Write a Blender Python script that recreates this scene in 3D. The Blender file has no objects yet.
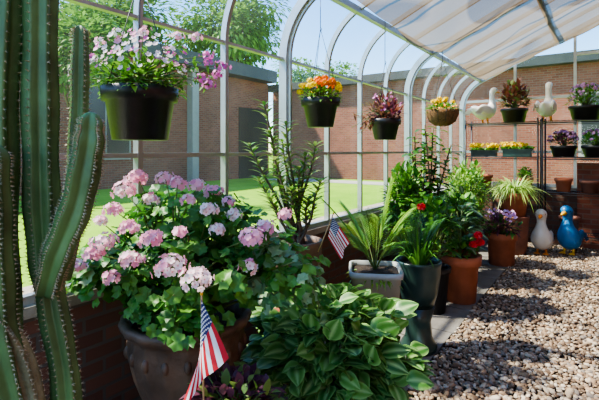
import bpy, bmesh, math, random
import numpy as np
from mathutils import Vector, Matrix, Quaternion
random.seed(7); np.random.seed(7)
rnd=random.random
def ru(a,b): return a+(b-a)*rnd()
V=Vector
SA,CA=math.sin(math.radians(35)),math.cos(math.radians(35))
CX,H=2.1,1.5
def P(R,D,z):
    # surveyed from the standing point: R metres right, D metres forward
    return V((CX-SA*D+CA*R, CA*D+SA*R, z))
RIGHT=V((CA,SA,0)); FWD=V((-SA,CA,0)); UP=V((0,0,1))

# ---------------- materials ----------------
def newmat(name):
    m=bpy.data.materials.new(name); m.use_nodes=True
    nt=m.node_tree; nt.nodes.clear()
    return m,nt,nt.nodes,nt.links
def rgb(c): return (c[0],c[1],c[2],1)
def mat(name,col,rough=.6,var=.25,scale=8,bump=.1,metal=0,bscale=None,spec=.5):
    m,nt,N,L=newmat(name)
    o=N.new('ShaderNodeOutputMaterial'); b=N.new('ShaderNodeBsdfPrincipled'); L.new(b.outputs[0],o.inputs[0])
    tc=N.new('ShaderNodeTexCoord'); n=N.new('ShaderNodeTexNoise'); n.inputs['Scale'].default_value=scale; n.inputs['Detail'].default_value=5
    L.new(tc.outputs['Object'],n.inputs['Vector'])
    r=N.new('ShaderNodeValToRGB'); L.new(n.outputs['Fac'],r.inputs[0])
    r.color_ramp.elements[0].position=.3; r.color_ramp.elements[1].position=.7
    r.color_ramp.elements[0].color=rgb([c*(1-var) for c in col]); r.color_ramp.elements[1].color=rgb([min(1,c*(1+var)) for c in col])
    L.new(r.outputs[0],b.inputs['Base Color'])
    b.inputs['Roughness'].default_value=rough; b.inputs['Metallic'].default_value=metal
    b.inputs['Specular IOR Level'].default_value=spec
    if bump>0:
        n2=N.new('ShaderNodeTexNoise'); n2.inputs['Scale'].default_value=bscale or scale*4; n2.inputs['Detail'].default_value=4
        L.new(tc.outputs['Object'],n2.inputs['Vector'])
        bp=N.new('ShaderNodeBump'); bp.inputs['Strength'].default_value=bump; bp.inputs['Distance'].default_value=.02
        L.new(n2.outputs['Fac'],bp.inputs['Height']); L.new(bp.outputs[0],b.inputs['Normal'])
    return m
def leafmat(name,c1,c2,mid=None,midpos=.25,trans=.35,rough=.45,c3=None,edge=None,spec=.5):
    m,nt,N,L=newmat(name)
    o=N.new('ShaderNodeOutputMaterial'); b=N.new('ShaderNodeBsdfPrincipled'); t=N.new('ShaderNodeBsdfTranslucent'); mx=N.new('ShaderNodeMixShader')
    g=N.new('ShaderNodeNewGeometry'); r=N.new('ShaderNodeValToRGB'); L.new(g.outputs['Random Per Island'],r.inputs[0])
    r.color_ramp.elements[0].color=rgb(c1); r.color_ramp.elements[1].color=rgb(c2)
    if c3: 
        e=r.color_ramp.elements.new(.5); e.color=rgb(c3)
    col=r.outputs[0]
    def mixattr(col,color,a,bb):
        at=N.new('ShaderNodeAttribute'); at.attribute_name='e'
        mr=N.new('ShaderNodeMapRange'); L.new(at.outputs['Fac'],mr.inputs[0])
        mr.inputs[1].default_value=a; mr.inputs[2].default_value=bb; mr.inputs[3].default_value=0; mr.inputs[4].default_value=1
        x=N.new('ShaderNodeMix'); x.data_type='RGBA'; L.new(mr.outputs[0],x.inputs[0]); L.new(col,x.inputs[6]); x.inputs[7].default_value=rgb(color)
        return x.outputs[2]
    if mid: col=mixattr(col,mid,midpos,0.0)
    if edge: col=mixattr(col,edge,.6,1.0)
    L.new(col,b.inputs['Base Color']); L.new(col,t.inputs['Color']); b.inputs['Roughness'].default_value=rough
    b.inputs['Specular IOR Level'].default_value=spec
    mx.inputs[0].default_value=trans; L.new(b.outputs[0],mx.inputs[1]); L.new(t.outputs[0],mx.inputs[2]); L.new(mx.outputs[0],o.inputs[0])
    return m
def glassmat(name,fac=.08,tint=(.93,.97,.96)):
    m,nt,N,L=newmat(name)
    o=N.new('ShaderNodeOutputMaterial'); t=N.new('ShaderNodeBsdfTransparent'); t.inputs[0].default_value=rgb(tint)
    g=N.new('ShaderNodeBsdfGlossy'); g.inputs['Roughness'].default_value=.03
    f=N.new('ShaderNodeFresnel'); f.inputs[0].default_value=1.25
    mx=N.new('ShaderNodeMixShader'); L.new(f.outputs[0],mx.inputs[0]); L.new(t.outputs[0],mx.inputs[1]); L.new(g.outputs[0],mx.inputs[2])
    d=N.new('ShaderNodeBsdfTranslucent'); d.inputs[0].default_value=(.8,.85,.85,1); mx2=N.new('ShaderNodeMixShader')
    n=N.new('ShaderNodeTexNoise'); n.inputs['Scale'].default_value=1.5; tc=N.new('ShaderNodeTexCoord'); L.new(tc.outputs['Object'],n.inputs['Vector'])
    ml=N.new('ShaderNodeMath'); ml.operation='MULTIPLY'; L.new(n.outputs['Fac'],ml.inputs[0]); ml.inputs[1].default_value=fac; L.new(ml.outputs[0],mx2.inputs[0])
    L.new(mx.outputs[0],mx2.inputs[1]); L.new(d.outputs[0],mx2.inputs[2]); L.new(mx2.outputs[0],o.inputs[0])
    return m
def brickmat(name,c1,c2,mortar,bw=.21,rh=.075,ms=.009):
    m,nt,N,L=newmat(name)
    o=N.new('ShaderNodeOutputMaterial'); b=N.new('ShaderNodeBsdfPrincipled'); L.new(b.outputs[0],o.inputs[0]); b.inputs['Roughness'].default_value=.85
    tc=N.new('ShaderNodeTexCoord'); s=N.new('ShaderNodeSeparateXYZ'); L.new(tc.outputs['Object'],s.inputs[0])
    a=N.new('ShaderNodeMath'); L.new(s.outputs[0],a.inputs[0]); L.new(s.outputs[1],a.inputs[1])
    c=N.new('ShaderNodeCombineXYZ'); L.new(a.outputs[0],c.inputs[0]); L.new(s.outputs[2],c.inputs[1])
    k=N.new('ShaderNodeTexBrick'); L.new(c.outputs[0],k.inputs['Vector']); k.inputs['Scale'].default_value=1
    k.inputs['Brick Width'].default_value=bw; k.inputs['Row Height'].default_value=rh; k.inputs['Mortar Size'].default_value=ms
    k.inputs['Color1'].default_value=rgb(c1); k.inputs['Color2'].default_value=rgb(c2); k.inputs['Mortar'].default_value=rgb(mortar)
    n=N.new('ShaderNodeTexNoise'); n.inputs['Scale'].default_value=1.2; n.inputs['Detail'].default_value=6; L.new(tc.outputs['Object'],n.inputs['Vector'])
    mr=N.new('ShaderNodeMapRange'); L.new(n.outputs['Fac'],mr.inputs[0]); mr.inputs[3].default_value=.6; mr.inputs[4].default_value=1.4
    x=N.new('ShaderNodeMix'); x.data_type='RGBA'; x.blend_type='MULTIPLY'; x.inputs[0].default_value=1; L.new(k.outputs[0],x.inputs[6]); L.new(mr.outputs[0],x.inputs[7])
    L.new(x.outputs[2],b.inputs['Base Color'])
    bp=N.new('ShaderNodeBump'); bp.inputs['Strength'].default_value=.5; bp.inputs['Distance'].default_value=.01; bp.invert=True; L.new(k.outputs['Fac'],bp.inputs['Height']); L.new(bp.outputs[0],b.inputs['Normal'])
    return m
M={}
M['alu']=mat('aluminium',(.42,.44,.44),.35,.12,6,.03,metal=.6)
M['black']=mat('black_plastic',(.014,.014,.016),.4,.3,20,.05)
M['blackmetal']=mat('black_wire',(.015,.015,.016),.4,.2,20,0)
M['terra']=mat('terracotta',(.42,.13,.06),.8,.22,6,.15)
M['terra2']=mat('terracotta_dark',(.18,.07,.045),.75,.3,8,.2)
M['urn']=mat('bronze_urn',(.13,.08,.052),.55,.45,9,.25)
M['greypot']=mat('grey_pot',(.38,.40,.39),.55,.12,5,.08)
M['greenpot']=mat('green_glazed_pot',(.022,.05,.043),.3,.3,7,.05)
M['soil']=mat('soil',(.035,.022,.015),.95,.5,40,.8)
M['coco']=mat('coco_fibre',(.24,.12,.05),.95,.5,60,1.0)
M['stem']=mat('stem',(.10,.15,.035),.6,.3,15,.1)
M['wood']=mat('bark',(.15,.11,.075),.85,.4,12,.4)
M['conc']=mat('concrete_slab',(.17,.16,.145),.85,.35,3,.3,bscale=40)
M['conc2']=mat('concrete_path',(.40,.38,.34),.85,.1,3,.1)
M['stone']=mat('stone_sill',(.30,.26,.20),.85,.25,9,.3)
M['white']=mat('white_glaze',(.72,.70,.64),.4,.08,6,.05)
M['blue']=mat('blue_glaze',(.015,.17,.42),.3,.3,6,.05)
M['yellow']=mat('yellow_glaze',(.75,.42,.03),.4,.15,6,.02)
M['orange']=mat('orange_glaze',(.75,.25,.03),.4,.15,6,.02)
M['eye']=mat('black_eye',(.01,.01,.01),.2,.1,6,0)
M['stick']=mat('flag_stick',(.5,.36,.2),.6,.2,20,0)
M['fred']=mat('flag_red',(.55,.015,.025),.7,.1,20,.05)
M['fwhite']=mat('flag_white',(.8,.8,.8),.7,.05,20,.05)
M['fblue']=mat('flag_blue',(.015,.03,.14),.7,.1,20,.05)
M['fascia']=mat('roof_fascia',(.035,.042,.035),.6,.2,2,0)
M['darkglass']=mat('dark_window',(.035,.035,.03),.3,.3,1,0)
M['whiteframe']=mat('white_trim',(.30,.29,.26),.5,.08,4,0)
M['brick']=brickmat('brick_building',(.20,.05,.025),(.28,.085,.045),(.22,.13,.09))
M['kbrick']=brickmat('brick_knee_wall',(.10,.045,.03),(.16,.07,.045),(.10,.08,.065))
M['glass']=glassmat('pane_glass',.03,(.95,.98,.97))
M['glassroof']=glassmat('roof_glass',.04,(.95,.98,.98))
M['L_ger']=leafmat('leaf_geranium',(.04,.16,.02),(.14,.35,.045),c3=(.075,.24,.03),mid=(.15,.36,.06))
M['L_ger2']=leafmat('leaf_geranium_pale',(.16,.30,.12),(.30,.44,.22))
M['L_hosta']=leafmat('leaf_prayer_plant',(.03,.13,.02),(.15,.36,.06),c3=(.07,.22,.035),mid=(.36,.55,.20),midpos=.35,trans=.3,edge=(.28,.48,.14),rough=.4)
M['L_dark']=leafmat('leaf_dark',(.025,.11,.015),(.09,.27,.035))
M['L_mid']=leafmat('leaf_mid',(.06,.21,.02),(.18,.41,.05),mid=(.2,.4,.08))
M['L_lite']=leafmat('leaf_light',(.14,.33,.03),(.34,.55,.08))
M['L_spider']=leafmat('leaf_spider',(.24,.46,.07),(.48,.64,.16),mid=(.65,.72,.35))
M['L_olive']=leafmat('leaf_olive',(.14,.25,.045),(.34,.45,.12),c3=(.22,.34,.08))
M['L_varieg']=leafmat('leaf_variegated',(.04,.15,.03),(.09,.24,.05),mid=(.32,.45,.25),midpos=.6)
M['L_red']=leafmat('leaf_red',(.18,.025,.04),(.34,.09,.06),c3=(.22,.12,.07))
M['L_purple']=leafmat('leaf_purple',(.08,.02,.06),(.20,.07,.10))
M['L_tree']=leafmat('leaf_tree',(.07,.19,.02),(.20,.38,.06),trans=.45)
M['F_pink']=leafmat('petal_pink',(.86,.36,.52),(.96,.64,.75),c3=(.91,.47,.62),trans=.35,spec=.1)
M['F_pale']=leafmat('petal_pale_pink',(.92,.68,.71),(.96,.85,.82),trans=.3,mid=(.8,.14,.22),midpos=.3,spec=.1)
M['F_mag']=leafmat('petal_magenta',(.50,.06,.34),(.75,.22,.55),trans=.3)
M['F_white']=leafmat('petal_white',(.82,.68,.76),(.95,.90,.92),trans=.3,spec=.1)
M['F_yel']=leafmat('petal_yellow',(.90,.60,.005),(.97,.78,.02),trans=.3)
M['F_org']=leafmat('petal_orange',(.90,.18,.004),(.97,.38,.008),trans=.25)
M['F_red']=leafmat('petal_red',(.60,.01,.02),(.80,.03,.04),trans=.2)
M['F_lav']=leafmat('petal_lavender',(.42,.18,.50),(.70,.45,.70),trans=.25)
def pebmat():
    m,nt,N,L=newmat('river_gravel')
    o=N.new('ShaderNodeOutputMaterial'); b=N.new('ShaderNodeBsdfPrincipled'); L.new(b.outputs[0],o.inputs[0]); b.inputs['Roughness'].default_value=.75
    g=N.new('ShaderNodeNewGeometry'); r=N.new('ShaderNodeValToRGB'); L.new(g.outputs['Random Per Island'],r.inputs[0])
    cr=r.color_ramp; cols=[(.12,.075,.045),(.26,.175,.11),(.34,.26,.175),(.18,.125,.08),(.42,.34,.25),(.30,.20,.125),(.19,.16,.135),(.48,.41,.33)]
    cr.interpolation='CONSTANT'
    cr.elements[0].color=rgb(cols[0]); cr.elements[1].position=1/8; cr.elements[1].color=rgb(cols[1])
    for i in range(2,8):
        e=cr.elements.new(i/8); e.color=rgb(cols[i])
    L.new(r.outputs[0],b.inputs['Base Color']); return m
M['peb']=pebmat()
def clothmat():
    m,nt,N,L=newmat('shade_cloth')
    o=N.new('ShaderNodeOutputMaterial'); d=N.new('ShaderNodeBsdfDiffuse'); t=N.new('ShaderNodeBsdfTranslucent'); tr=N.new('ShaderNodeBsdfTransparent')
    tc=N.new('ShaderNodeTexCoord'); n=N.new('ShaderNodeTexNoise'); n.inputs['Scale'].default_value=.55; n.inputs['Distortion'].default_value=1.2; n.inputs['Detail'].default_value=1; L.new(tc.outputs['Object'],n.inputs['Vector'])
    r=N.new('ShaderNodeValToRGB'); L.new(n.outputs['Fac'],r.inputs[0]); r.color_ramp.elements[0].position=.47; r.color_ramp.elements[1].position=.50
    r.color_ramp.elements[0].color=(.10,.066,.038,1); r.color_ramp.elements[1].color=(.21,.155,.095,1)
    L.new(r.outputs[0],d.inputs[0]); L.new(r.outputs[0],t.inputs[0])
    m1=N.new('ShaderNodeMixShader'); m1.inputs[0].default_value=.7; L.new(d.outputs[0],m1.inputs[1]); L.new(t.outputs[0],m1.inputs[2])
    m2=N.new('ShaderNodeMixShader'); m2.inputs[0].default_value=.22; tr.inputs[0].default_value=(1,.93,.82,1); L.new(m1.outputs[0],m2.inputs[1]); L.new(tr.outputs[0],m2.inputs[2])
    L.new(m2.outputs[0],o.inputs[0]); return m
M['cloth']=clothmat()
M['cactus']=mat('cactus_skin',(.085,.17,.055),.5,.45,7,.15)
M['cactusold']=mat('cactus_corky',(.20,.20,.11),.75,.5,10,.5)
M['spine']=mat('cactus_spines',(.42,.37,.25),.6,.2,10,0)
def grassmat():
    m,nt,N,L=newmat('lawn_grass')
    o=N.new('ShaderNodeOutputMaterial'); b=N.new('ShaderNodeBsdfPrincipled'); L.new(b.outputs[0],o.inputs[0]); b.inputs['Roughness'].default_value=1; b.inputs['Specular IOR Level'].default_value=0
    tc=N.new('ShaderNodeTexCoord'); n=N.new('ShaderNodeTexNoise'); n.inputs['Scale'].default_value=.5; n.inputs['Detail'].default_value=12; n.inputs['Roughness'].default_value=.75; L.new(tc.outputs['Object'],n.inputs['Vector'])
    r=N.new('ShaderNodeValToRGB'); L.new(n.outputs['Fac'],r.inputs[0]); r.color_ramp.elements[0].position=.3; r.color_ramp.elements[1].position=.7
    r.color_ramp.elements[0].color=(.14,.31,.02,1); r.color_ramp.elements[1].color=(.31,.50,.05,1)
    L.new(r.outputs[0],b.inputs['Base Color']); return m
M['grass']=grassmat()

# ---------------- mesh builder ----------------
class MB:
    def __init__(s): s.v=[];s.f=[];s.m=[];s.e=[];s.mats=[];s.fl=[]
    def mi(s,k):
        m=M[k] if isinstance(k,str) else k
        if m not in s.mats: s.mats.append(m)
        return s.mats.index(m)
    def add(s,vs,fs,k,e=None,smooth=True):
        b=len(s.v); i=s.mi(k)
        s.v.extend([tuple(p) for p in vs]); s.e.extend(e if e is not None else [0.5]*len(vs))
        for f in fs: s.f.append(tuple(b+j for j in f)); s.m.append(i); s.fl.append(smooth)
    def box(s,a,b,k):
        x0,y0,z0=a;x1,y1,z1=b
        vs=[(x0,y0,z0),(x1,y0,z0),(x1,y1,z0),(x0,y1,z0),(x0,y0,z1),(x1,y0,z1),(x1,y1,z1),(x0,y1,z1)]
        s.add(vs,[(0,3,2,1),(4,5,6,7),(0,1,5,4),(1,2,6,5),(2,3,7,6),(3,0,4,7)],k,smooth=False)
    def tube(s,path,rad,k,n=8,prof=None,flat=1.0,flatdir=None):
        path=[V(p) for p in path]
        if not hasattr(rad,'__len__'): rad=[rad]*len(path)
        vs=[];fs=[]
        t0=(path[1]-path[0]).normalized()
        a=V((0,0,1)) if abs(t0.z)<.9 else V((1,0,0))
        if flatdir: a=V(flatdir)
        u=(a-t0*a.dot(t0)).normalized()
        for i,p in enumerate(path):
            if i==0: t=t0
            elif i==len(path)-1: t=(path[i]-path[i-1]).normalized()
            else:
                t=(path[i+1]-path[i-1]); t=t.normalized() if t.length>1e-9 else t0
            u=(u-t*u.dot(t)); u=u.normalized(); w=t.cross(u)
            for j in range(n):
                th=2*math.pi*j/n; m=prof(th) if prof else 1
                vs.append(p+u*(math.cos(th)*rad[i]*m*flat)+w*(math.sin(th)*rad[i]*m))
        for i in range(len(path)-1):
            for j in range(n):
                j2=(j+1)%n; fs.append((i*n+j,i*n+j2,(i+1)*n+j2,(i+1)*n+j))
        c0=len(vs); vs.append(path[0]); vs.append(path[-1])
        for j in range(n):
            fs.append((c0,(j+1)%n,j)); q=(len(path)-1)*n; fs.append((c0+1,q+j,q+(j+1)%n))
        s.add(vs,fs,k); return vs
    def lathe(s,c,prof,k,n=32,sq=0,rot=0,ribs=0,ribamp=0):
        vs=[];fs=[]
        for (r,z) in prof:
            for j in range(n):
                th=2*math.pi*j/n; cc,ss=math.cos(th),math.sin(th)
                m=1
                if sq: m=1/((abs(cc)**sq+abs(ss)**sq)**(1/sq))
                if ribs: m*=1+ribamp*math.cos(ribs*th)
                x,y=cc*r*m,ss*r*m
                vs.append((c[0]+x*math.cos(rot)-y*math.sin(rot),c[1]+x*math.sin(rot)+y*math.cos(rot),c[2]+z))
        for i in range(len(prof)-1):
            for j in range(n):
                j2=(j+1)%n; fs.append((i*n+j,i*n+j2,(i+1)*n+j2,(i+1)*n+j))
        s.add(vs,fs,k)
    def ell(s,c,r,k,n=14,rot=None):
        vs=[];fs=[];c=V(c); m=n//2+1
        for i in range(m+1):
            ph=math.pi*i/m
            for j in range(n):
                th=2*math.pi*j/n; p=V((r[0]*math.sin(ph)*math.cos(th),r[1]*math.sin(ph)*math.sin(th),r[2]*math.cos(ph)))
                if rot: p=rot@p
                vs.append(c+p)
        for i in range(m):
            for j in range(n): fs.append((i*n+j,(i+1)*n+j,(i+1)*n+(j+1)%n,i*n+(j+1)%n))
        s.add(vs,fs,k)
    def leaf(s,base,d,L,W,k,droop=.3,fold=.25,shape='ov',seg=4,up=UP):
        d=V(d).normalized(); sd=d.cross(V(up)); 
        if sd.length<.05: sd=d.cross(V((1,0,0)))
        sd.normalize(); n=sd.cross(d); base=V(base); vs=[];e=[];fs=[]
        for i in range(seg+1):
            t=i/seg
            if shape=='ov': w=math.sin(math.pi*min(1,max(0,(.04+.96*t)))**.8) if 0<t<1 else (.12 if t==0 else 0.02)
            elif shape=='strap': w=(1-t**2.5)*.9+.05 if t>0 else .6
            else: w=math.sin(math.pi*t**1.3) if 0<t<1 else (.1 if t==0 else .03)
            w*=W/2; c=base+d*(L*t)-UP*(droop*L*t*t)
            vs+= [c-sd*w+n*(fold*w),c,c+sd*w+n*(fold*w)]; e+=[1,0,1]
        for i in range(seg):
            a=i*3; fs+=[(a,a+1,a+4,a+3),(a+1,a+2,a+5,a+4)]
        s.add(vs,fs,k,e)
    def bleaf(s,base,d,L,W,k,droop=.3,up=UP,seg=7):
        d=V(d).normalized(); sd=d.cross(V(up)); sd.normalize(); n=sd.cross(d); base=V(base); vs=[];e=[];fs=[]; ph=ru(0,6)
        for i in range(seg+1):
            t=i/seg; w=(math.sin(math.pi*t**.8) if 0<t<1 else 0.03)**.8*W/2
            c=base+d*(L*t)-UP*(droop*L*t*t)
            for q in (-1,-.5,0,.5,1):
                hz=.22*abs(q)*w+ .03*W*math.sin(ph+t*11+q*2)*abs(q)
                vs.append(c+sd*(w*q)+n*(hz-(.10*w if abs(q)==1 else 0))); e.append(abs(q))
        for i in range(seg):
            for j in range(4): a=i*5+j; fs.append((a,a+1,a+6,a+5))
        s.add(vs,fs,k,e)
    def rleaf(s,c,nrm,r,k):
        c=V(c);nrm=V(nrm).normalized(); u=nrm.orthogonal().normalized(); w=nrm.cross(u); a0=ru(0,6.28); n=14
        vs=[c-nrm*(.15*r)];e=[0];fs=[]
        for ring,(q,hh) in enumerate(((.55,0),(1,.0))):
            for j in range(n):
                th=2*math.pi*j/n; sc=1
                if ring: sc=1+.10*(1 if j%2 else -1); 
                if j==0: sc*=.45
                hz=.16*r*math.sin(3*th+a0)*q
                vs.append(c+(u*math.cos(th+a0)+w*math.sin(th+a0))*(r*q*sc)+nrm*hz); e.append(q)
        for j in range(n):
            j2=(j+1)%n; fs.append((0,1+j,1+j2)); fs.append((1+j,1+n+j,1+n+j2,1+j2))
        s.add(vs,fs,k,e)
    def floret(s,c,nrm,r,k,pet=5,cup=.3):
        c=V(c);nrm=V(nrm).normalized();u=nrm.orthogonal().normalized();w=nrm.cross(u);a0=ru(0,6.28);vs=[c];e=[0];fs=[]
        for i in range(pet):
            th=a0+2*math.pi*i/pet; dv=u*math.cos(th)+w*math.sin(th); sv=-u*math.sin(th)+w*math.cos(th); b=len(vs)
            ww=r*2.3/pet
            vs+=[c+dv*(r*.55)+sv*ww+nrm*(cup*r*.5),c+dv*r+sv*(ww*.55)+nrm*(cup*r),c+dv*r-sv*(ww*.55)+nrm*(cup*r),c+dv*(r*.55)-sv*ww+nrm*(cup*r*.5)]
            e+=[.6,1,1,.6]; fs.append((0,b,b+1,b+2,b+3))
        s.add(vs,fs,k,e)
    def umbel(s,c,R,n,k,fr=.016,k2=None,loose=0):
        c=V(c)
        for i in range(n):
            z=1-1.5*(i+.5)/n; th=i*2.39996; q=math.sqrt(max(0,1-z*z)); d=V((q*math.cos(th),q*math.sin(th),z))
            s.floret(c+V((d.x*R,d.y*R,d.z*R*.75))*ru(.85-loose,1.08+loose),d+V((ru(-.2,.2),ru(-.2,.2),0)),fr*ru(.85,1.2),k2 if (k2 and rnd()<.4) else k)
    def pot(s,c,rt,rb,h,k,lip=.03,n=36,sq=0,rot=0,soil=.04,style='std',ribs=0,ra=0):
        lo=lip*.35
        if style=='std': pr=[(0,0),(rb,0),(rb+(rt-lo-rb)*.9,h-lip*1.6),(rt,h-lip*1.55),(rt+lo*.3,h-.004),(rt-.006,h),(rt-lip*.6,h-.003),(rt-lip*.8,h-soil)]
        elif style=='urn': pr=[(0,0),(rb*1.15,0),(rb*1.2,.03),(rb*.95,.05),(rb*1.05,h*.15),(rt*.82,h*.45),(rt*.93,h*.72),(rt*.90,h*.84),(rt*.92,h*.88),(rt*1.02,h*.92),(rt*1.05,h*.97),(rt*1.02,h),(rt*.92,h),(rt*.88,h-soil)]
        elif style=='round': pr=[(0,0),(rb,0),(rb+(rt-rb)*.55,h*.3),(rt*.97,h*.7),(rt*.98,h*.86),(rt,h*.9),(rt*1.04,h*.97),(rt*1.02,h),(rt*.93,h),(rt*.9,h-soil)]
        s.lathe(c,pr,k,n,sq,rot,ribs,ra)
        s.lathe(c,[(pr[-1][0]*1.01,h-soil-.004),(pr[-1][0]*.5,h-soil+.012),(0,h-soil+.015)],'soil',n,sq,rot)
    def stems(s,base,tips,k='stem',r=.004):
        base=V(base)
        for t in tips:
            t=V(t); mid=base.lerp(t,.5)+V((ru(-.03,.03),ru(-.03,.03),.04))
            s.tube([base,mid,t],[r*1.5,r*1.1,r*.7],k,5)
    def bush(s,c,rad,n,L,W,k,base=None,shape='ov',upb=.3,droop=.35,inner=.45,kinds='leaf',k2=None,stemk='stem',sr=.004,zmin=-.5,seg=4,lump=0):
        c=V(c);tips=[]; ph=[ru(0,6.28) for _ in range(4)]
        for i in range(n):
            z=ru(zmin,1);th=ru(0,6.283);q=math.sqrt(1-z*z);d=V((q*math.cos(th),q*math.sin(th),z)); f=inner+(1-inner)*rnd()**.6
            if lump: f*=1+lump*(math.sin(3*th+ph[0])*math.sin(4*z+ph[1])+.6*math.sin(7*th+ph[2])*math.cos(6*z+ph[3]))
            p=c+V((d.x*rad[0],d.y*rad[1],d.z*rad[2]))*f
            if p.x<.07: p.x=.07+ru(0,.05)
            dd=(d+V((ru(-.6,.6),ru(-.6,.6),ru(-.3,.5)+upb))).normalized()
            kk=k2 if (k2 and rnd()<.3) else k; sc=ru(.65,1.15)
            if kinds=='round': s.rleaf(p,(d*.6+UP*.6+V((ru(-.6,.6),ru(-.6,.6),0))),L*.5*sc,kk)
            elif kinds=='broad':
                dd=(V((d.x,d.y,d.z*.35))+V((ru(-.7,.7),ru(-.7,.7),ru(-.1,.35)+upb))).normalized()
                s.bleaf(p-dd*(L*.4),dd,L*sc,W*sc,kk,droop*ru(.4,1.4),seg=seg,up=UP+V((ru(-.6,.6),ru(-.6,.6),0))+V((d.x,d.y,0))*.7)
            else: s.leaf(p-dd*(L*.4),dd,L*sc,W*sc,kk,droop*ru(.5,1.4),shape=shape,seg=seg)
            if i%9==0: tips.append(p)
        if base is not None: s.stems(base,tips,stemk,sr)
    def obj(s,name):
        me=bpy.data.meshes.new(name); me.from_pydata(s.v,[],s.f)
        for m in s.mats: me.materials.append(m)
        me.polygons.foreach_set('material_index',s.m); me.polygons.foreach_set('use_smooth',s.fl)
        a=me.attributes.new('e','FLOAT','POINT'); a.data.foreach_set('value',s.e); me.update()
        o=bpy.data.objects.new(name,me); bpy.context.scene.collection.objects.link(o); return o
def cr(pr,k=6):
    n=len(pr);out=[]
    for i in range(n-1):
        p0=pr[max(0,i-1)];p1=pr[i];p2=pr[i+1];p3=pr[min(n-1,i+2)]
        for j in range(k):
            t=j/k
            out.append([.5*((2*p1[a])+(-p0[a]+p2[a])*t+(2*p0[a]-5*p1[a]+4*p2[a]-p3[a])*t*t+(-p0[a]+3*p1[a]-3*p2[a]+p3[a])*t**3) for a in range(len(p1))])
    out.append(list(pr[-1]));return out
cr4=cr
# ---------------- structure ----------------
Z0=2.22; R0=.6; BEND=math.radians(65); X1=R0*(1-math.cos(BEND)); Z1=Z0+R0*math.sin(BEND); SL=math.tan(math.radians(25)); XR=4.2
def roofz(x):
    if x>=X1: return Z1+(x-X1)*SL
    return Z0+math.sqrt(max(0,R0*R0-(R0-x)**2))
def ribpath(z0,x1=XR):
    p=[(0,z0),(0,1.5),(0,Z0)]
    for i in range(1,11):
        a=BEND*i/10; p.append((R0*(1-math.cos(a)),Z0+R0*math.sin(a)))
    p.append(((X1+x1)/2,roofz((X1+x1)/2))); p.append((x1,roofz(x1))); return p
SILL=.82; YE=8.03; SP=.66; YS=[2.75+SP*k for k in range(-7,9)]
def prism(mb,path2,y,wy,dep,k):
    vs=[];fs=[];n=len(path2)
    for i,(x,z) in enumerate(path2):
        a=path2[max(0,i-1)];b=path2[min(n-1,i+1)]
        tx,tz=b[0]-a[0],b[1]-a[1];l=math.hypot(tx,tz);tx/=l;tz/=l; nx,nz=tz,-tx
        for (dy,dd) in ((-wy/2,0),(wy/2,0),(wy/2,dep),(-wy/2,dep)): vs.append((x+nx*dd,y+dy,z+nz*dd))
    for i in range(n-1):
        for j in range(4): fs.append((i*4+j,i*4+(j+1)%4,i*4+4+(j+1)%4,i*4+4+j))
    fs+=[(3,2,1,0),(n*4-4,n*4-3,n*4-2,n*4-1)]
    mb.add(vs,fs,k,smooth=False)
fr=MB()
for i,y in enumerate(YS):
    thick=(i-7)%4==0
    prism(fr,ribpath(SILL),y,.07 if thick else .03,.07 if thick else .045,'alu')
    if thick: prism(fr,ribpath(SILL),y-.0,.025,.095,'alu')
y0,y1=YS[0],YE
for (x,z,s) in ((0,1.47,.025),(0,Z0,.02),(0,SILL+.02,.04)):
    fr.box((x,y0,z-s/2),(x+.04,y1,z+s/2),'alu')
for x in (X1,1.5,2.8,4.1):
    z=roofz(x); fr.box((x-.025,y0,z-.07),(x+.025,y1,z-.015),'alu')
for x in (.9,1.75,2.6,3.45,4.15):
    fr.box((x-.02,YE-.03,.9),(x+.02,YE+.03,roofz(x)-.03),'alu')
for z in (.93,1.47,2.35): fr.box((.0,YE-.02,z-.02),(XR,YE+.03,z+.02),'alu')
fr.box((1.75,YE-.02,3.0-.02),(XR,YE+.03,3.02),'alu')
fr.obj('greenhouse_frame')
g=MB(); xi=.012
g.add([(xi-.03,y0,SILL),(xi-.03,y1,SILL),(xi-.03,y1,Z0),(xi-.03,y0,Z0)],[(0,1,2,3)],'glass',smooth=False); g.obj('window_left')
g=MB(); pp=ribpath(Z0)[2:]; vs=[];fs=[]
for (x,z) in pp: vs+=[(x-.02,y0,z+.02),(x-.02,y1,z+.02)]
for i in range(len(pp)-1): fs.append((2*i,2*i+1,2*i+3,2*i+2))
g.add(vs,fs,'glassroof'); g.obj('ceiling_glass')
g=MB(); poly=[(0,.93),(XR,.93)]+[(x,z) for x,z in reversed(ribpath(SILL)[2:])]
g.add([(x,YE+.04,z) for x,z in poly],[tuple(range(len(poly)))],'glass',smooth=False); g.obj('window_end')
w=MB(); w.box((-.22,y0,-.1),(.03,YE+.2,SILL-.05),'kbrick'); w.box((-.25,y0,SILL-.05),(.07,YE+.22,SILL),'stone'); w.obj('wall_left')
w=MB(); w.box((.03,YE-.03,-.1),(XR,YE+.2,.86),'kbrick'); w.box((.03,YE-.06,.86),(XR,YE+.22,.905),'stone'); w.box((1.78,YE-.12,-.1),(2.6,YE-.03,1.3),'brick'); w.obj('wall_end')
w=MB(); w.box((XR,y0,-.1),(XR+.25,YE+.2,roofz(XR)+.1),'brick'); w.obj('wall_right')
w=MB(); w.add([(-.0,y0,-.02),(XR,y0,-.02),(XR,YE,-.02),(0,YE,-.02)],[(0,1,2,3)],'soil',smooth=False); w.obj('floor')
w=MB(); yy=y0
while yy<YE-.1:
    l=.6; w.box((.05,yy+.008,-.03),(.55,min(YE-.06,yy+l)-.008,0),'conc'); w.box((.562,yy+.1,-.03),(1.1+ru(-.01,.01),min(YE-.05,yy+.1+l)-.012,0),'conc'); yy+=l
w.obj('paver_path')
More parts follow.
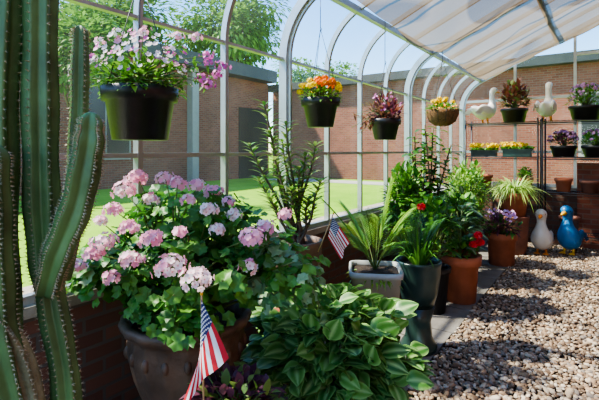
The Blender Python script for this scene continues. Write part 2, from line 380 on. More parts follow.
def pebbles(x0,x1,y0,y1,sp,sub):
    bm=bmesh.new(); bmesh.ops.create_icosphere(bm,subdivisions=sub,radius=1); bv=np.array([v.co[:] for v in bm.verts]); bf=np.array([[v.index for v in f.verts] for f in bm.faces]); bm.free()
    xs=np.arange(x0,x1,sp); ys=np.arange(y0,y1,sp); gx,gy=np.meshgrid(xs,ys); n=gx.size
    cx=gx.ravel()+np.random.uniform(-.5,.5,n)*sp; cy=gy.ravel()+np.random.uniform(-.5,.5,n)*sp; cz=np.random.uniform(-.012,.006,n)
    s=np.exp(np.random.normal(0,.28,n))*sp*.60
    sc=np.stack([s*np.random.uniform(.9,1.5,n),s*np.random.uniform(.65,1.0,n),s*np.random.uniform(.45,.75,n)],1)
    th=np.random.uniform(0,6.283,n); ti=np.random.normal(0,.3,n)
    v=bv[None]*sc[:,None,:]; v=v*(1+.10*np.random.normal(size=(n,bv.shape[0],1)))
    x,z=v[...,0]*np.cos(ti)[:,None]-v[...,2]*np.sin(ti)[:,None], v[...,0]*np.sin(ti)[:,None]+v[...,2]*np.cos(ti)[:,None]; y=v[...,1]
    X=x*np.cos(th)[:,None]-y*np.sin(th)[:,None]+cx[:,None]; Y=x*np.sin(th)[:,None]+y*np.cos(th)[:,None]+cy[:,None]; Z=z+cz[:,None]
    vv=np.stack([X,Y,Z],2).reshape(-1,3); ff=(bf[None]+(np.arange(n)*bv.shape[0])[:,None,None]).reshape(-1,3)
    return vv,ff
parts=[pebbles(1.12,2.6,1.7,3.6,.0235,2),pebbles(1.12,2.7,3.6,YE-.15,.026,1),pebbles(2.6,4.15,1.4,5.4,.034,1)]
off=0;vv=[];ff=[]
for a,b in parts: vv.append(a);ff.append(b+off);off+=len(a)
vv=np.concatenate(vv);ff=np.concatenate(ff)
me=bpy.data.meshes.new('gravel'); me.vertices.add(len(vv)); me.vertices.foreach_set('co',vv.ravel()); me.loops.add(ff.size); me.loops.foreach_set('vertex_index',ff.ravel().astype(np.int32))
me.polygons.add(len(ff)); me.polygons.foreach_set('loop_start',np.arange(0,ff.size,3,dtype=np.int32)); me.polygons.foreach_set('loop_total',np.full(len(ff),3,dtype=np.int32)); me.update(calc_edges=True)
me.polygons.foreach_set('use_smooth',[True]*len(ff)); me.materials.append(M['peb']); o=bpy.data.objects.new('gravel_bed',me); bpy.context.scene.collection.objects.link(o)
# shade cloth
c=MB(); nx,ny=40,130; cx0,cx1=.44,4.0; cy0,cy1=1.6,YE-.06; vs=[];fs=[]
for j in range(ny+1):
    y=cy0+(cy1-cy0)*j/ny; ph=((y-2.75)/(2*SP))%1
    for i in range(nx+1):
        x=cx0+(cx1-cx0)*i/nx
        sag=.20*math.sin(math.pi*ph)**1.2*(.65+.35*math.sin(2.1*x+y*1.3))*min(1,(x-cx0)*2+.25)+.016*math.sin(14*x+3*y)*math.sin(3.3*y)
        edge=.05*math.sin(y*2.4) if i==0 else 0
        vs.append((x+edge,y,roofz(x)-.10-max(0,sag)))
for j in range(ny):
    for i in range(nx): a=j*(nx+1)+i; fs.append((a,a+1,a+nx+2,a+nx+1))
c.add(vs,fs,'cloth'); c.obj('shade_cloth')

# ---------------- outside ----------------
GZ=.3
w=MB(); w.add([(-80,-60,GZ),(-.22,-60,GZ),(-.22,90,GZ),(-80,90,GZ)],[(0,1,2,3)],'grass',smooth=False); w.add([(-.22,YE+.2,GZ),(60,YE+.2,GZ),(60,90,GZ),(-.22,90,GZ)],[(0,1,2,3)],'grass',smooth=False); w.obj('lawn')
w=MB(); w.box((-9,13.6,GZ-.05),(14,14.8,GZ+.02),'conc2'); w.obj('sidewalk')
BX,BY,BH=-10.4,15.7,4.45; BL=5.0
b=MB(); b.box((-13.4,-12,0),(BX,BY-.3,BL-.5),'brick'); b.box((-13.6,-12.2,BL-.5),(BX+.6,BY-.45,BL),'fascia')
for y in (-2,1.5,6.6):
    b.box((BX,y,GZ+.9),(BX+.05,y+1.7,BL-1.4),'whiteframe'); b.box((BX+.05,y+.06,GZ+.96),(BX+.07,y+.82,BL-1.46),'darkglass'); b.box((BX+.05,y+.88,GZ+.96),(BX+.07,y+1.64,BL-1.46),'darkglass')
b.box((BX,13.4,GZ),(BX+.05,15.2,BL-1.7),'darkglass')
for y in (4.2,10.8): b.box((BX,y-.15,GZ),(BX+.3,y+.15,BL-.5),'whiteframe')
b.obj('brick_school_building')
b=MB(); b.box((BX,BY,0),(16,19,BH-.3),'brick'); b.box((BX,BY-.35,BH-.3),(16.3,19.2,BH),'fascia')
for x in (1.5,6):
    b.box((x,BY-.05,GZ+1.0),(x+1.6,BY,BH-1.2),'whiteframe'); b.box((x+.08,BY-.07,GZ+1.08),(x+1.52,BY-.05,BH-1.28),'darkglass')
b.obj('brick_school_building')
def tree(p,h,R,n,trunk=.25,ls=1):
    x,y=p.x,p.y
    t=MB(); t.tube([(x,y,GZ-.1),(x+.1,y,h*.35),(x-.1,y+.1,h*.7),(x,y,h)],[trunk,trunk*.8,trunk*.5,trunk*.2],'wood',10)
    cl=[]
    for i in range(16):
        a=ru(0,6.28);q=ru(.15,.8)*R; cl.append(V((x+q*math.cos(a),y+q*math.sin(a),h+ru(-.5,.55)*R)))
        t.tube([(x,y,h*.6),cl[-1]],[trunk*.35,.02],'wood',5)
    for i in range(n):
        cc=random.choice(cl); d=V((random.gauss(0,1),random.gauss(0,1),random.gauss(0,1))).normalized()
        p=cc+d*(R*.42*rnd()**.4); t.leaf(p,d+V((ru(-.5,.5),ru(-.5,.5),-.2)),ru(.28,.45)*ls,ru(.18,.28)*ls,'L_tree',.3,seg=2)
    return t.obj('tree')
tree(P(-4.6,28,0),9.4,4.0,7000); tree(P(-4.75,9,0),3.7,1.25,3200,.09,.45); tree(P(-10.5,25,0),8.2,3.2,4000); tree(P(2.8,34,0),6.0,2.4,2600); tree(P(.3,36,0),6.6,2.6,2600)
tree(V((10,27,0)),7.0,2.8,2500)
# ---------------- cactus ----------------
def ribprof(n,amp):
    def f(th):
        a=abs(((th*n/(2*math.pi))%1)-.5)*2
        return 1-amp+amp*a**1.3
    return f
def cstem(mb,pts,k='cactus',ribs=6,amp=.38):
    pr=cr4([(P(a,d,z).x,P(a,d,z).y,z,r*1.1) for a,d,z,r in pts],9)
    for i,q in enumerate(pr): q[3]*=1+.05*math.sin(i*.9)
    last=pr[-1]; pv=pr[-2]; dr=V((last[0]-pv[0],last[1]-pv[1],last[2]-pv[2])).normalized()
    r=last[3]
    for q in (.35,.65,.87,.98): 
        pr.append([last[0]+dr.x*r*1.1*q,last[1]+dr.y*r*1.1*q,last[2]+dr.z*r*1.1*q,r*math.sqrt(1-q*q)])
    n=ribs*8
    vs=mb.tube([p[:3] for p in pr],[p[3] for p in pr],k,n,ribprof(ribs,amp))
    for i in range(1,len(pr)-3):
      for half in (0,.5):
        c=V(pr[i][:3]).lerp(V(pr[i+1][:3]),half) if i+1<len(pr) else V(pr[i][:3])
        for j in range(ribs):
            q=V(vs[i*n+j*8]).lerp(V(vs[min(len(pr)-1,i+1)*n+j*8]),half); d=(q-c).normalized()
            for s in range(4):
                dd=(d+V((ru(-.9,.9),ru(-.9,.9),ru(-.7,.7)))).normalized(); sv=dd.orthogonal().normalized()*.001
                mb.add([q-sv,q+sv,q+dd*.012],[(0,1,2)],'spine')
            mb.ell(q,(.0025,.0025,.0025),'spine',5)
c=MB()
cb=P(-.78,1.32,0); c.pot(cb,.24,.17,.42,'terra2',lip=.05,soil=.05)
cstem(c,[(-.86,1.27,.38,.05),(-.87,1.27,.75,.056),(-.90,1.28,1.2,.056),(-.90,1.28,1.7,.058),(-.89,1.3,2.15,.054)])
cstem(c,[(-.73,1.3,.38,.04),(-.70,1.3,.75,.038),(-.745,1.3,1.05,.038),(-.775,1.31,1.25,.045),(-.785,1.31,1.6,.046),(-.79,1.32,2.05,.044)],ribs=6)
cstem(c,[(-.74,1.33,1.1,.03),(-.71,1.36,1.3,.030),(-.705,1.38,1.6,.028),(-.70,1.38,1.87,.024)],ribs=5)
cstem(c,[(-.745,1.27,1.08,.03),(-.70,1.25,1.2,.038),(-.645,1.25,1.34,.042),(-.612,1.25,1.5,.040),(-.605,1.25,1.57,.032)],ribs=5,amp=.42)
cstem(c,[(-.80,1.22,.40,.042),(-.785,1.2,.75,.044),(-.82,1.18,1.0,.044),(-.835,1.18,1.25,.044),(-.83,1.17,1.47,.038)],ribs=6)
cstem(c,[(-.76,1.22,.38,.03),(-.745,1.22,.7,.034),(-.79,1.2,.95,.032),(-.85,1.14,1.10,.028)],k='cactusold',ribs=5)
c.obj('columnar_cactus')

# ---------------- hanging baskets ----------------
def hang(mb,c,r,htop,k='blackmetal'):
    top=V((c[0],c[1],htop))
    for i in range(3):
        a=.5+2.094*i; mb.tube([V((c[0]+r*math.cos(a),c[1]+r*math.sin(a),c[2])),top],.0022,k,5)
    zr=roofz(c[0])-.02; mb.tube([top,V((c[0],c[1],zr))],.003,k,5)
    mb.tube([top+V((0,0,-.02)),top+V((.012,0,0)),top+V((0,0,.02)),top+V((-.012,0,0))],.003,k,5)
b=MB(); c0=V((.394,1.186,1.545)); b.pot(c0,.163,.12,.235,'black',lip=.04,style='std',soil=.03); hang(b,c0+V((0,0,.235)),.155,2.28)
cc=c0+V((0,0,.26)); b.bush(cc,(.20,.20,.12),520,.05,.022,'L_mid',base=c0+V((0,0,.2)),k2='L_lite',lump=.15)
for i in range(130):
    a=ru(0,6.28); q=ru(.0,1)**.5; p=cc+V((.23*q*math.cos(a),.23*q*math.sin(a),.15*math.sqrt(max(0,1-q*q))+ru(-.05,.08)))
    b.floret(p,V((math.cos(a)*q+ru(-.4,.4),math.sin(a)*q-.4,.7)),ru(.010,.017),random.choice(['F_white','F_pink','F_mag','F_white','F_white']),cup=.5)
sp=[(.31,0,.09),(.34,.05,.04),(.30,-.08,.0),(.37,0,.07),(.28,.1,.14),(.33,-.1,-.03),(-.27,0,.07),(-.24,-.1,.02),(-.26,.08,.12),(.2,-.1,.18),(-.1,0,.22),(-.18,0,.18),(.05,-.1,.2),(.25,0,.2)]
for i,(a,f,z) in enumerate(sp):
    tip=cc+RIGHT*a+FWD*f+UP*z; b.stems(cc,[tip],r=.002); b.umbel(tip,.026,11,'F_mag' if i<6 or i==8 else 'F_pink',.010,k2='F_white' if i>5 else None,loose=.4)
    for q in range(9): b.leaf(cc.lerp(tip,ru(.5,1)),V((ru(-1,1),ru(-1,1),ru(-.5,.6))),.04,.016,'L_mid')
b.obj('hanging_flower_basket')
b=MB(); c0=P(.165,3.4,1.68); b.pot(c0,.15,.10,.225,'black',lip=.04,soil=.03); hang(b,c0+V((0,0,.225)),.145,2.45)
cc=c0+V((0,0,.24)); b.bush(cc,(.17,.17,.09),300,.05,.022,'L_mid',base=c0+V((0,0,.2)),k2='L_lite')
for i in range(26):
    a=i*2.4;q=math.sqrt((i+.5)/26); p=cc+V((.17*q*math.cos(a),.17*q*math.sin(a),.11*math.sqrt(1-q*q)+.02+ru(-.02,.02)))
    k='F_org' if abs((p-cc).dot(RIGHT)-.04)<.09 else 'F_yel'; b.umbel(p,.021,16,k,.013)
b.obj('hanging_flower_basket')
b=MB(); c0=P(.83,4.2,1.6); b.pot(c0,.15,.10,.20,'black',lip=.035,soil=.03); hang(b,c0+V((0,0,.2)),.145,2.35)
cc=c0+V((0,0,.26)); b.bush(cc,(.17,.17,.18),260,.10,.026,'L_red',base=c0+V((0,0,.2)),k2='L_purple',upb=.9,lump=.2)
for i in range(8):
    tip=cc+RIGHT*(-.29+.02*i)+V((ru(-.1,.1),ru(-.1,.1),ru(-.2,0))); b.stems(cc,[tip],r=.003)
    for q in range(12): b.leaf(cc.lerp(tip,ru(.4,1)),V((ru(-1,1),ru(-1,1),ru(-.8,.4))),.05,.022,'L_red')
for i in range(30): b.floret(cc+V((ru(-.14,.14),ru(-.14,.14),ru(.0,.2))),UP+V((ru(-1,1),-1,0)),.016,'F_mag')
b.obj('hanging_purple_plant')
b=MB(); c0=P(1.75,5.3,1.79); b.lathe(c0,[(0,0),(.09,.01),(.15,.06),(.19,.15),(.195,.20),(.17,.20),(.16,.17),(0,.18)],'coco',28,ribs=14,ribamp=.03); hang(b,c0+V((0,0,.2)),.19,2.6)
for i in range(12): a=i*.5236; b.tube([c0+V((.03*math.cos(a),.03*math.sin(a),0)),c0+V((.16*math.cos(a),.16*math.sin(a),.06)),c0+V((.2*math.cos(a),.2*math.sin(a),.2))],.003,'blackmetal',4)
cc=c0+V((0,0,.22)); b.bush(cc,(.21,.21,.08),300,.06,.025,'L_mid',k2='L_lite')
for i in range(14): b.umbel(cc+V((ru(-.13,.13),ru(-.13,.13),ru(.07,.12))),.022,14,'F_yel',.015)
for i in range(24): b.floret(cc+V((ru(-.18,.18),ru(-.18,.18),ru(-.02,.04))),UP+V((0,-1,0)),.014,'F_org')
b.obj('hanging_coco_basket')

# ---------------- geranium ----------------
b=MB(); U=V((.50,1.365,0)); 
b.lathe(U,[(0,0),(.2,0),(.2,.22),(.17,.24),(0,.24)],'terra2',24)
b.pot(U+V((0,0,.24)),.285,.17,.50,'urn',style='urn',ribs=18,ra=.012,n=108,soil=.06)
for i in range(18):
    a=2*math.pi*i/18; b.ell(U+V((.262*math.cos(a),.262*math.sin(a),.24+.36)),(.018,.018,.03),'urn',8)
cen=P(-.56,2.03,.98); cen.x=max(cen.x,.50)
base=U+V((0,0,.70))
kw=dict(base=base,kinds='round',inner=.4,sr=.005,lump=.2)
b.bush(cen,(.43,.34,.21),760,.068,.08,'L_ger',zmin=-.8,**kw)
b.bush(cen+V((0,0,.22))+FWD*.05,(.32,.25,.14),170,.062,.08,'L_ger',**kw)
b.bush(cen+RIGHT*.42+V((0,0,-.07))-FWD*.02,(.26,.2,.20),280,.066,.06,'L_ger',k2='L_ger2',**kw)
b.bush(cen+RIGHT*.30+V((0,0,.12))-FWD*.02,(.16,.16,.14),90,.062,.06,'L_ger',k2='L_ger2',**kw)
b.bush(cen-RIGHT*.36+V((0,0,-.06))-FWD*.0,(.22,.2,.18),230,.066,.07,'L_ger',k2='L_ger2',**kw)
b.bush(cen+V((0,0,-.16))-FWD*.20,(.30,.12,.10),150,.066,.07,'L_ger',**kw)
bl=[(-.748,2,1.37,.046,.97),(-.81,2,1.31,.046,.95),(-.564,2,1.343,.036,.97),(-.475,2,1.334,.034,1),(-.40,2,1.306,.040,1),(-.905,2,1.07,.046,.88),(-.95,2,1.02,.040,.88),(-1.03,2,.964,.034,.9),(-.684,2,1.084,.040,.82),(-.60,2,.955,.058,.80),(-.478,2,.90,.054,.78),(-.776,2,.99,.038,.84),(-.22,2,1.09,.050,.86),(-.16,2,1.14,.038,.92),(-.07,2.1,1.185,.03,.98),(-.24,2,.96,.034,.88),(-.785,2,1.14,.036,.86),(-.42,2,1.223,.032,.9),(-.86,2,1.22,.036,.92),(-.69,2,1.27,.030,.95),(-.62,2,1.365,.036,.99),(-.92,2,1.17,.028,.95),(-.30,2,1.20,.030,.97),(-.38,2,1.13,.026,.9),(-.87,2,.91,.03,.86),(-.51,2,1.27,.026,.92),(-.55,2,1.12,.022,.82),(-.33,2,1.26,.026,.98)]
for i,(R,D,z,r,k) in enumerate(bl):
    p=P(R*k,D*k,1.5+(z-1.5)*k); p.x=max(p.x,.09); b.umbel(p,r*.95,int(22*(r/.045)**1.6),'F_pale' if i in(10,17,22,23) else 'F_pink',.0155,k2='F_pale' if i%2 else None,loose=.2); b.stems(cen.lerp(p,.35)-V((0,0,.1)),[p],r=.0028)
b.obj('potted_geranium')

# ---------------- flags ----------------
def flag(top,bot,c00,c10,c01,c11,wav,name):
    f=MB(); f.tube([bot,top],.0035*(1.0),'stick',8); f.ell(top,(.006,.006,.008),'yellow',8)
    nu,nv=30,26
    def pt(u,v):
        p=(c00*(1-u)+c10*u)*(1-v)+(c01*(1-u)+c11*u)*v
        return p+FWD*(wav*u*math.sin(v*9+u*3))+RIGHT*(wav*.5*u*math.sin(v*7+2))
    vs=[pt(i/nu,j/nv) for j in range(nv+1) for i in range(nu+1)]
    groups={'fred':[],'fwhite':[],'fblue':[]}
    for j in range(nv):
        for i in range(nu):
            a=j*(nu+1)+i; st=j//2
            k='fblue' if (i<12 and st<7) else ('fred' if st%2==0 else 'fwhite'); groups[k].append((a,a+1,a+nu+2,a+nu+1))
    for k,fs in groups.items():
        f.add(vs,fs,k)
    L=(c10-c00).length
    for r in range(9):
        for q in range(6 if r%2==0 else 5):
            u=.4*((q+.5+(0 if r%2==0 else .5))/6); v=(7/13)*((r+.6)/9.2); p=pt(u,v); du=(pt(u+.01,v)-p).normalized(); dv=(pt(u,v+.01)-p); dv=(dv-du*dv.dot(du)).normalized(); n=du.cross(dv)
            for sg in (1,-1):
                ps=[p+n*.0012*sg]
                for a in range(10):
                    rr=L*(.02 if a%2==0 else .009); ps.append(p+n*.0012*sg+du*(rr*math.sin(a*math.pi/5))-dv*(rr*math.cos(a*math.pi/5)))
                f.add(ps,[(0,1+a,1+(a+1)%10) for a in range(10)],'fwhite')
    f.obj(name)
flag(P(-.358,1.58,.975),P(-.352,1.60,.46),P(-.358,1.575,.957),P(-.262,1.55,.754),P(-.357,1.575,.755),P(-.43,1.55,.575),.018,'american_flag')
flag(P(.222,2.83,1.085),P(.12,2.8,.84),P(.217,2.82,1.065),P(.32,2.8,.905),P(.185,2.82,.93),P(.265,2.8,.79),.012,'american_flag')
b=MB(); c0=P(-.25,1.66,0); b.pot(c0,.15,.11,.50,'terra2',soil=.03); b.bush(c0+V((0,0,.54)),(.2,.18,.10),260,.08,.035,'L_purple',base=c0+V((0,0,.47)),k2='L_olive'); b.obj('potted_coleus')

# ---------------- tall succulent ----------------
b=MB(); c0=P(-.02,2.9,0); b.pot(c0,.21,.15,.52,'terra',lip=.05,soil=.04); c1=c0+V((0,0,.48)); b.pot(c1,.17,.12,.42,'urn',style='round',ribs=14,ra=.01,n=84)
base=c1+V((0,0,.38))
tips=[(-.24,2.9,1.82),(-.34,2.9,1.54),(-.09,2.9,1.68),(.11,2.95,1.54),(-.16,2.8,1.45),(.0,2.85,1.38),(-.28,2.95,1.30),(.14,2.8,1.30),(-.12,3.0,1.57),(-.05,2.75,1.25),(.04,2.9,1.47),(-.2,2.9,1.62),(-.2,2.8,1.2),(.06,2.78,1.18)]
for (R,D,z) in tips:
    t=P(R,D,z); pts=[base+V((ru(-.04,.04),ru(-.04,.04),0)),base.lerp(t,.4)+V((ru(-.03,.03),ru(-.03,.03),-.02)),base.lerp(t,.75),t]; pr=cr(pts,4)
    b.tube(pr,[.012-.008*i/len(pr) for i in range(len(pr))],'wood',7)
    n=34
    for i in range(n):
        q=.4+.6*i/n; f=q*(len(pr)-1); a=int(min(f,len(pr)-2)); p=V(pr[a]).lerp(V(pr[a+1]),f-a); th=i*2.4
        d=V((math.cos(th),math.sin(th),.7)); b.leaf(p,d,ru(.09,.15),.025,'L_olive' if rnd()<.75 else 'L_mid',.3,seg=3)
b.obj('potted_desert_rose')

# ---------------- foreground leafy plant ----------------
b=MB(); c0=P(.15,2.25,0); b.pot(c0,.2,.15,.38,'terra2',soil=.04); cc=c0+V((0,0,.51))
b.bush(cc,(.44,.37,.28),620,.13,.09,'L_hosta',base=c0+V((0,0,.34)),inner=.6,upb=.20,droop=.25,sr=.005,zmin=-.85,seg=7,kinds='broad',lump=.16)
b.bush(cc-V((0,0,.03)),(.32,.28,.2),220,.12,.08,'L_hosta',inner=.5,upb=.1,droop=.3,zmin=-.6,kinds='broad')
b.obj('potted_prayer_plant')

# ---------------- palm in grey pot ----------------
b=MB(); c0=P(.525,3.0,0); rt=math.radians(28); b.lathe(c0,[(0,0),(.15,0),(.15,.36),(.13,.38),(0,.38)],'terra2',24)
b.pot(c0+V((0,0,.36)),.178,.14,.33,'greypot',lip=.025,sq=8,rot=rt,n=64,soil=.03)
base=c0+V((0,0,.66))
def frond(mb,base,d,L,k,nl=26,ll=.12,droop=.5,w=.012):
    d=V(d).normalized(); pr=[]
    for i in range(13):
        t=i/12; pr.append(base+d*(L*t)-UP*(droop*L*t*t*.6))
    mb.tube(pr,[.004-.003*i/12 for i in range(13)],'stem',5)
    for i in range(nl):
        t=.3+.7*i/nl; f=t*12; a=min(int(f),11); p=pr[a].lerp(pr[a+1],f-a); tg=(pr[a+1]-pr[a]).normalized(); sd=tg.cross(UP).normalized()
        l=ll*(1-.5*abs(t-.5)); 
        for sg in(1,-1): mb.leaf(p,tg*.9+sd*sg+UP*.15,l,w,k,.35,shape='strap',seg=3)
for i in range(11):
    a=i*2.4; inc=[2.6,1.5,3.6,2.0][i%4]; frond(b,base,V((math.cos(a),math.sin(a),inc)),ru(.45,.75),'L_mid' if i%3 else 'L_lite',22,.15,.5,.010)
frond(b,base,RIGHT*-.45+UP*.8,.75,'L_mid',24,.13,.35,.011); frond(b,base,RIGHT*.15+UP*1,.78,'L_lite',24,.14,.3,.011)
for i in range(60):
    a=ru(0,6.28); b.leaf(base+V((.08*math.cos(a),.08*math.sin(a),-.02)),V((math.cos(a),math.sin(a),ru(.3,1))),ru(.10,.17),.025,'L_olive' if i%2 else 'L_lite',.7)
b.obj('potted_palm')
# ---------------- green pot ----------------
b=MB(); c0=P(.90,3.27,0); b.lathe(c0,[(0,0),(.13,0),(.135,.04),(.10,.10),(.09,.22),(.12,.33),(.0,.33)],'greenpot',32)
b.pot(c0+V((0,0,.33)),.165,.11,.34,'greenpot',style='round',n=40); base=c0+V((0,0,.63))
for i in range(80):
    a=ru(0,6.28); b.leaf(base+V((.05*math.cos(a),.05*math.sin(a),0)),V((math.cos(a),math.sin(a),ru(1.2,4))),ru(.25,.55),.020,'L_dark' if i%3 else 'L_mid',ru(.2,.8),shape='strap',seg=7)
for i in range(7): frond(b,base,V((math.cos(i*2.4),math.sin(i*2.4),3)),.55,'L_dark',22,.11,.5)
b.umbel(P(.90,3.2,1.08),.022,14,'F_red',.018); b.stems(base,[P(.9,3.2,1.07)],r=.003)
b.obj('potted_fern_palm')
b=MB(); c0=P(1.24,4.05,0); b.pot(c0,.17,.12,.42,'black',soil=.04); b.bush(c0+V((0,0,.75)),(.24,.24,.36),360,.12,.055,'L_dark',base=c0+V((0,0,.4)),k2='L_mid'); b.obj('potted_ficus')
b=MB(); c0=P(1.61,4.33,0); b.pot(c0,.195,.145,.46,'terra',lip=.06,soil=.05); base=c0+V((0,0,.43))
for i in range(60):
    a=ru(0,6.28);h=ru(.05,.5); p=base+V((.06*math.cos(a),.06*math.sin(a),h)); b.bleaf(p,V((math.cos(a),math.sin(a),ru(.3,1.6))),ru(.18,.28),.09,'L_varieg',.6,seg=6)
b.stems(base,[base+V((.03,0,.5)),base+V((-.04,.02,.45)),base+V((0,-.04,.4))],r=.009)
for (R,z) in ((1.72,.62),(1.70,.69),(1.66,.60)): b.umbel(P(R,4.12,z),.03,16,'F_red',.022); b.stems(base,[P(R,4.12,z)],r=.003)
b.bush(base+V((0,0,.08)),(.2,.2,.12),120,.08,.04,'L_mid')
b.obj('potted_dieffenbachia')
b=MB(); c0=P(1.46,4.95,0); b.pot(c0,.19,.14,.42,'greenpot',style='round'); base=c0+V((0,0,.38))
for k in range(10):
    t=base+V((ru(-.24,.24),ru(-.24,.24),ru(.75,1.42))); b.tube(cr([base,base.lerp(t,.5)+V((ru(-.05,.05),0,0)),t],4),.009,'wood',6)
    for i in range(30):
        q=.3+.7*i/30; p=base.lerp(t,q); a=i*2.4; b.bleaf(p,V((math.cos(a),math.sin(a),.4)),ru(.15,.23),.085,'L_dark' if i%3 else 'L_lite',.5,seg=4)
b.obj('potted_rubber_plant')
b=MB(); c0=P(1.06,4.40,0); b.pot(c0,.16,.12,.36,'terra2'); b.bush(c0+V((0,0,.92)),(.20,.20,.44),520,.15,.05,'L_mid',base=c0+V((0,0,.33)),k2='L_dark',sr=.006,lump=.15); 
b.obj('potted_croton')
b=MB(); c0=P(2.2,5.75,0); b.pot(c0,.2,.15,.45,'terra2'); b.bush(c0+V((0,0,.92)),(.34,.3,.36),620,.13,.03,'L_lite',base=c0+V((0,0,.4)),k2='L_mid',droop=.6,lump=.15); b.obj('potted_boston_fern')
b=MB(); c0=P(1.92,5.2,0); b.pot(c0,.17,.13,.4,'black'); b.bush(c0+V((0,0,.72)),(.27,.27,.3),380,.15,.065,'L_mid',base=c0+V((0,0,.36)),k2='L_varieg',lump=.15); b.obj('potted_syngonium')
b=MB(); c0=P(2.66,5.7,0); b.pot(c0,.19,.155,.42,'terra',lip=.06); b.bush(c0+V((0,0,.50)),(.24,.24,.16),260,.1,.04,'L_purple',base=c0+V((0,0,.38)),k2='L_dark')
for i in range(50): b.floret(c0+V((ru(-.2,.2),ru(-.2,.2),ru(.58,.70))),UP+V((ru(-1,1),-1,0)),.02,'F_lav')
b.obj('potted_purple_petunia')
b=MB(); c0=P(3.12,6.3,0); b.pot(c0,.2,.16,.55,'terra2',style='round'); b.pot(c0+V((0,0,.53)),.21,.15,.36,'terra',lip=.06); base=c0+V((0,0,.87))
for i in range(340):
    a=ru(0,6.28); b.leaf(base+V((.08*math.cos(a),.08*math.sin(a),0)),V((math.cos(a),math.sin(a),ru(.6,3))),ru(.35,.62),.024,'L_spider',ru(.5,1.1),shape='strap',seg=7)
b.obj('potted_spider_plant')
b=MB(); c0=P(2.55,6.55,0); b.pot(c0,.2,.16,.5,'black'); b.bush(c0+V((0,0,.95)),(.28,.28,.40),440,.15,.055,'L_lite',base=c0+V((0,0,.45)),k2='L_mid'); b.obj('potted_peace_lily')

# ---------------- rack ----------------
def rack(x0,x1,ya=7.42,yb=7.82,zs=(.25,.87,1.39,1.93)):
    r=MB()
    for x in (x0,x1):
        for y in (ya,yb): r.tube([(x,y,0),(x,y,zs[-1]+.06)],.013,'blackmetal',8)
    for z in zs:
        for y in (ya,yb): r.tube([(x0,y,z),(x1,y,z)],.007,'blackmetal',6); r.tube([(x0,y,z-.03),(x1,y,z-.03)],.005,'blackmetal',6)
        for x in (x0,x1): r.tube([(x,ya,z),(x,yb,z)],.007,'blackmetal',6); r.tube([(x,ya,z-.03),(x,yb,z-.03)],.005,'blackmetal',6)
        x=x0+.03
        while x<x1: r.tube([(x,ya,z+.002),(x,yb,z+.002)],.0025,'blackmetal',4); x+=.03
    r.obj('wire_shelving_rack')
rack(.25,1.30); rack(1.36,2.6)
def goose(c,heading,s,kb,kbeak,name,wingk=None,pose='goose'):
    g=MB(); c=V(c); f=V((math.cos(heading),math.sin(heading),0)); sd=V((-f.y,f.x,0))
    if pose=='goose':
        body=[(-.50,.46,.015),(-.42,.44,.07),(-.26,.38,.16),(-.05,.34,.215),(.16,.38,.205),(.29,.50,.15),(.33,.66,.095),(.31,.82,.075),(.31,.95,.078),(.37,1.04,.088),(.45,1.04,.07),(.50,1.02,.03)]; hx,hz,hr=.48,1.03,.04; lift=.18; wc=(-.10,.40)
    else:
        body=[(-.46,.30,.02),(-.36,.26,.09),(-.2,.27,.20),(-.02,.34,.255),(.10,.50,.225),(.14,.66,.15),(.12,.80,.105),(.12,.92,.115),(.17,1.02,.135),(.27,1.04,.11),(.34,1.02,.05)]; hx,hz,hr=.33,1.01,.055; lift=.12; wc=(-.10,.40)
    pr=cr4(body,5)
    g.tube([c+f*(a*s)+UP*(z*s) for a,z,r in pr],[r*s for a,z,r in pr],kb,20)
    bk=cr4([(hx-.02,hz-.01,hr),(hx+.06,hz-.025,hr*.85),(hx+.14,hz-.04,hr*.6),(hx+.18,hz-.045,hr*.2)],3); g.tube([c+f*(a*s)+UP*(z*s) for a,z,r in bk],[r*s for a,z,r in bk],kbeak,10)
    rot=Matrix(((f.x,sd.x,0),(f.y,sd.y,0),(0,0,1))); er=.088 if pose=='goose' else .115
    for sg in (1,-1):
        g.ell(c+f*((hx-.06)*s)+UP*((hz+.03)*s)+sd*(sg*er*.85*s),(.017*s,.017*s,.017*s),'eye',8)
        g.ell(c+f*(wc[0]*s)+UP*(wc[1]*s)+sd*(sg*.185*s),(.30*s,.065*s,.15*s),wingk or kb,16,rot=rot@Matrix.Rotation(.25,3,'Y'))
        for q in range(4): g.leaf(c+f*((-.2-.05*q)*s)+UP*((.46-.05*q)*s)+sd*(sg*.225*s),-f+UP*.02,.27*s,.09*s,wingk or kb,.1,shape='strap',up=sd*sg)
        g.tube([c+f*(.02*s)+UP*((lift+.02)*s)+sd*(sg*.09*s),c+f*(.04*s)+UP*(.02*s)+sd*(sg*.10*s)],[.035*s,.026*s],kbeak,8)
        a=c+f*(.0*s)+sd*(sg*.10*s)
        g.add([a+UP*.004,a+f*(.2*s)+sd*(.09*s)+UP*.004,a+f*(.23*s)+UP*.004,a+f*(.2*s)-sd*(.09*s)+UP*.004,a+UP*(.05*s)+f*.03*s],[(0,3,2,1),(4,1,2),(4,2,3),(0,1,4),(0,4,3)],kbeak,smooth=False)
    g.obj(name)
HR=math.radians(35)
goose((.50,7.62,1.935),HR+.4,.54,'white','orange','goose_figurine'); goose((1.40,7.60,1.935),HR+.9,.56,'white','orange','goose_figurine')
goose(P(3.50,6.25,0.012),HR-math.pi/2-.6,.56,'white','orange','duck_statue',pose='duck'); goose(P(3.90,6.25,0.012),HR+math.pi+.7,.60,'blue','yellow','duck_statue',wingk='blue',pose='duck')
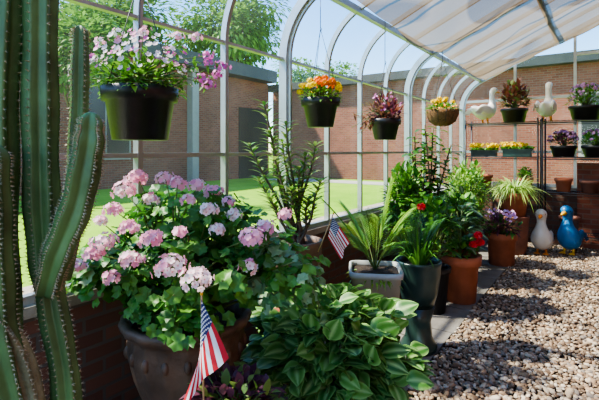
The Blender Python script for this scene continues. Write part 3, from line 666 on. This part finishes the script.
def rackpot(x,y,z,rt,h,k,name,leafk,lk2,n,hh,flower=None,nf=0,sq=0,lx=.08,lw=.03,upb=.5):
    b=MB(); c=V((x,y,z+.006)); b.pot(c,rt,rt*.75,h,k,soil=.03,sq=sq); cc=c+V((0,0,h+hh*.3)); b.bush(cc,(rt*1.1,rt*1.1,hh),n,lx,lw,leafk,base=c+V((0,0,h-.03)),k2=lk2,upb=upb,zmin=-.2,lump=.12)
    for i in range(nf):
        a=ru(0,6.28);q=rnd()**.5; b.umbel(cc+V((rt*1.15*q*math.cos(a),rt*1.15*q*math.sin(a),hh*math.sqrt(1-q*q)*.95)),.014,8,flower,.014)
    b.obj(name)
rackpot(.95,7.6,1.93,.2,.22,'black','potted_coleus','L_red','L_olive',260,.36,lx=.14,lw=.055)
rackpot(1.90,7.6,1.93,.22,.21,'black','potted_verbena','L_mid','L_dark',300,.26,'F_lav',34)
rackpot(2.38,7.6,1.93,.18,.22,'black','potted_verbena','L_mid','L_dark',200,.2,'F_mag',30)
def trough(x0,x1,y0_,y1_,z,h,k,name,fl,nf,leafk='L_mid'):
    b=MB(); z+=.006
    b.box((x0+.02,y0_+.02,z),(x1-.02,y1_-.02,z+h*.8),k); b.box((x0,y0_,z+h*.8),(x1,y1_,z+h),k); b.box((x0+.015,y0_+.015,z+h),(x1-.015,y1_-.015,z+h+.004),'soil')
    for i in range(int((x1-x0)*420)):
        b.leaf((ru(x0,x1),ru(y0_,y1_),z+h),V((ru(-1,1),ru(-1,1),ru(.3,1.4))),ru(.05,.1),.03,leafk,.3)
    for i in range(nf): b.umbel((ru(x0,x1),ru(y0_,y1_),z+h+ru(.05,.10)),.02,10,fl,.018)
    b.obj(name)
trough(.30,.72,7.46,7.64,1.39,.10,'black','pansy_planter','F_yel',34); trough(.78,1.22,7.46,7.64,1.39,.12,'greenpot','pansy_planter','F_yel',26)
rackpot(1.62,7.6,1.39,.18,.17,'black','potted_verbena','L_purple','L_dark',240,.18,'F_lav',36); rackpot(2.03,7.6,1.39,.19,.17,'black','potted_verbena','L_mid','L_dark',240,.18,'F_lav',36)
for (x,z,k,r,h) in ((1.62,.87,'terra',.12,.2),(1.95,.87,'terra2',.13,.18),(.5,.87,'terra',.13,.22),(2.3,.87,'terra',.12,.2),(1.7,.25,'terra2',.14,.25),(2.2,.25,'terra',.14,.22)):
    b=MB(); b.pot(V((x,7.62,z+.006)),r,r*.72,h,k); b.obj('empty_clay_pot')
rackpot(1.1,7.62,.87,.12,.18,'terra','potted_ivy','L_mid','L_lite',160,.14)

# ---------------- light, world, camera ----------------
sc=bpy.context.scene
wd=bpy.data.worlds.new('sky'); sc.world=wd; wd.use_nodes=True; nt=wd.node_tree; nt.nodes.clear()
o=nt.nodes.new('ShaderNodeOutputWorld'); bg=nt.nodes.new('ShaderNodeBackground'); sk=nt.nodes.new('ShaderNodeTexSky'); sk.sky_type='NISHITA'; sk.sun_disc=False
sk.sun_elevation=math.radians(50); sk.sun_rotation=math.radians(240); sk.air_density=1.0; sk.dust_density=.2; sk.ozone_density=3
hs=nt.nodes.new('ShaderNodeHueSaturation'); hs.inputs['Saturation'].default_value=1.25
nt.links.new(sk.outputs[0],hs.inputs['Color']); nt.links.new(hs.outputs[0],bg.inputs[0]); nt.links.new(bg.outputs[0],o.inputs[0]); bg.inputs[1].default_value=.62
l=bpy.data.lights.new('sun','SUN'); l.energy=14.5; l.angle=math.radians(2.0); l.color=(1,.91,.76); so=bpy.data.objects.new('sun',l); sc.collection.objects.link(so)
sd=V((-.74,-.42,1.1)).normalized(); so.rotation_euler=sd.to_track_quat('Z','Y').to_euler(); so.location=(-5,-5,12)
cam=bpy.data.cameras.new('camera'); co=bpy.data.objects.new('camera',cam); sc.collection.objects.link(co); sc.camera=co
co.location=(CX,0,H); co.rotation_euler=(math.pi/2,0,math.radians(35)); cam.lens=26; cam.sensor_width=36; cam.shift_y=-50/599; cam.clip_start=.05; cam.clip_end=500
sc.view_settings.view_transform='AgX'
try: sc.view_settings.look='AgX - Medium High Contrast'
except Exception as ex: print(ex)
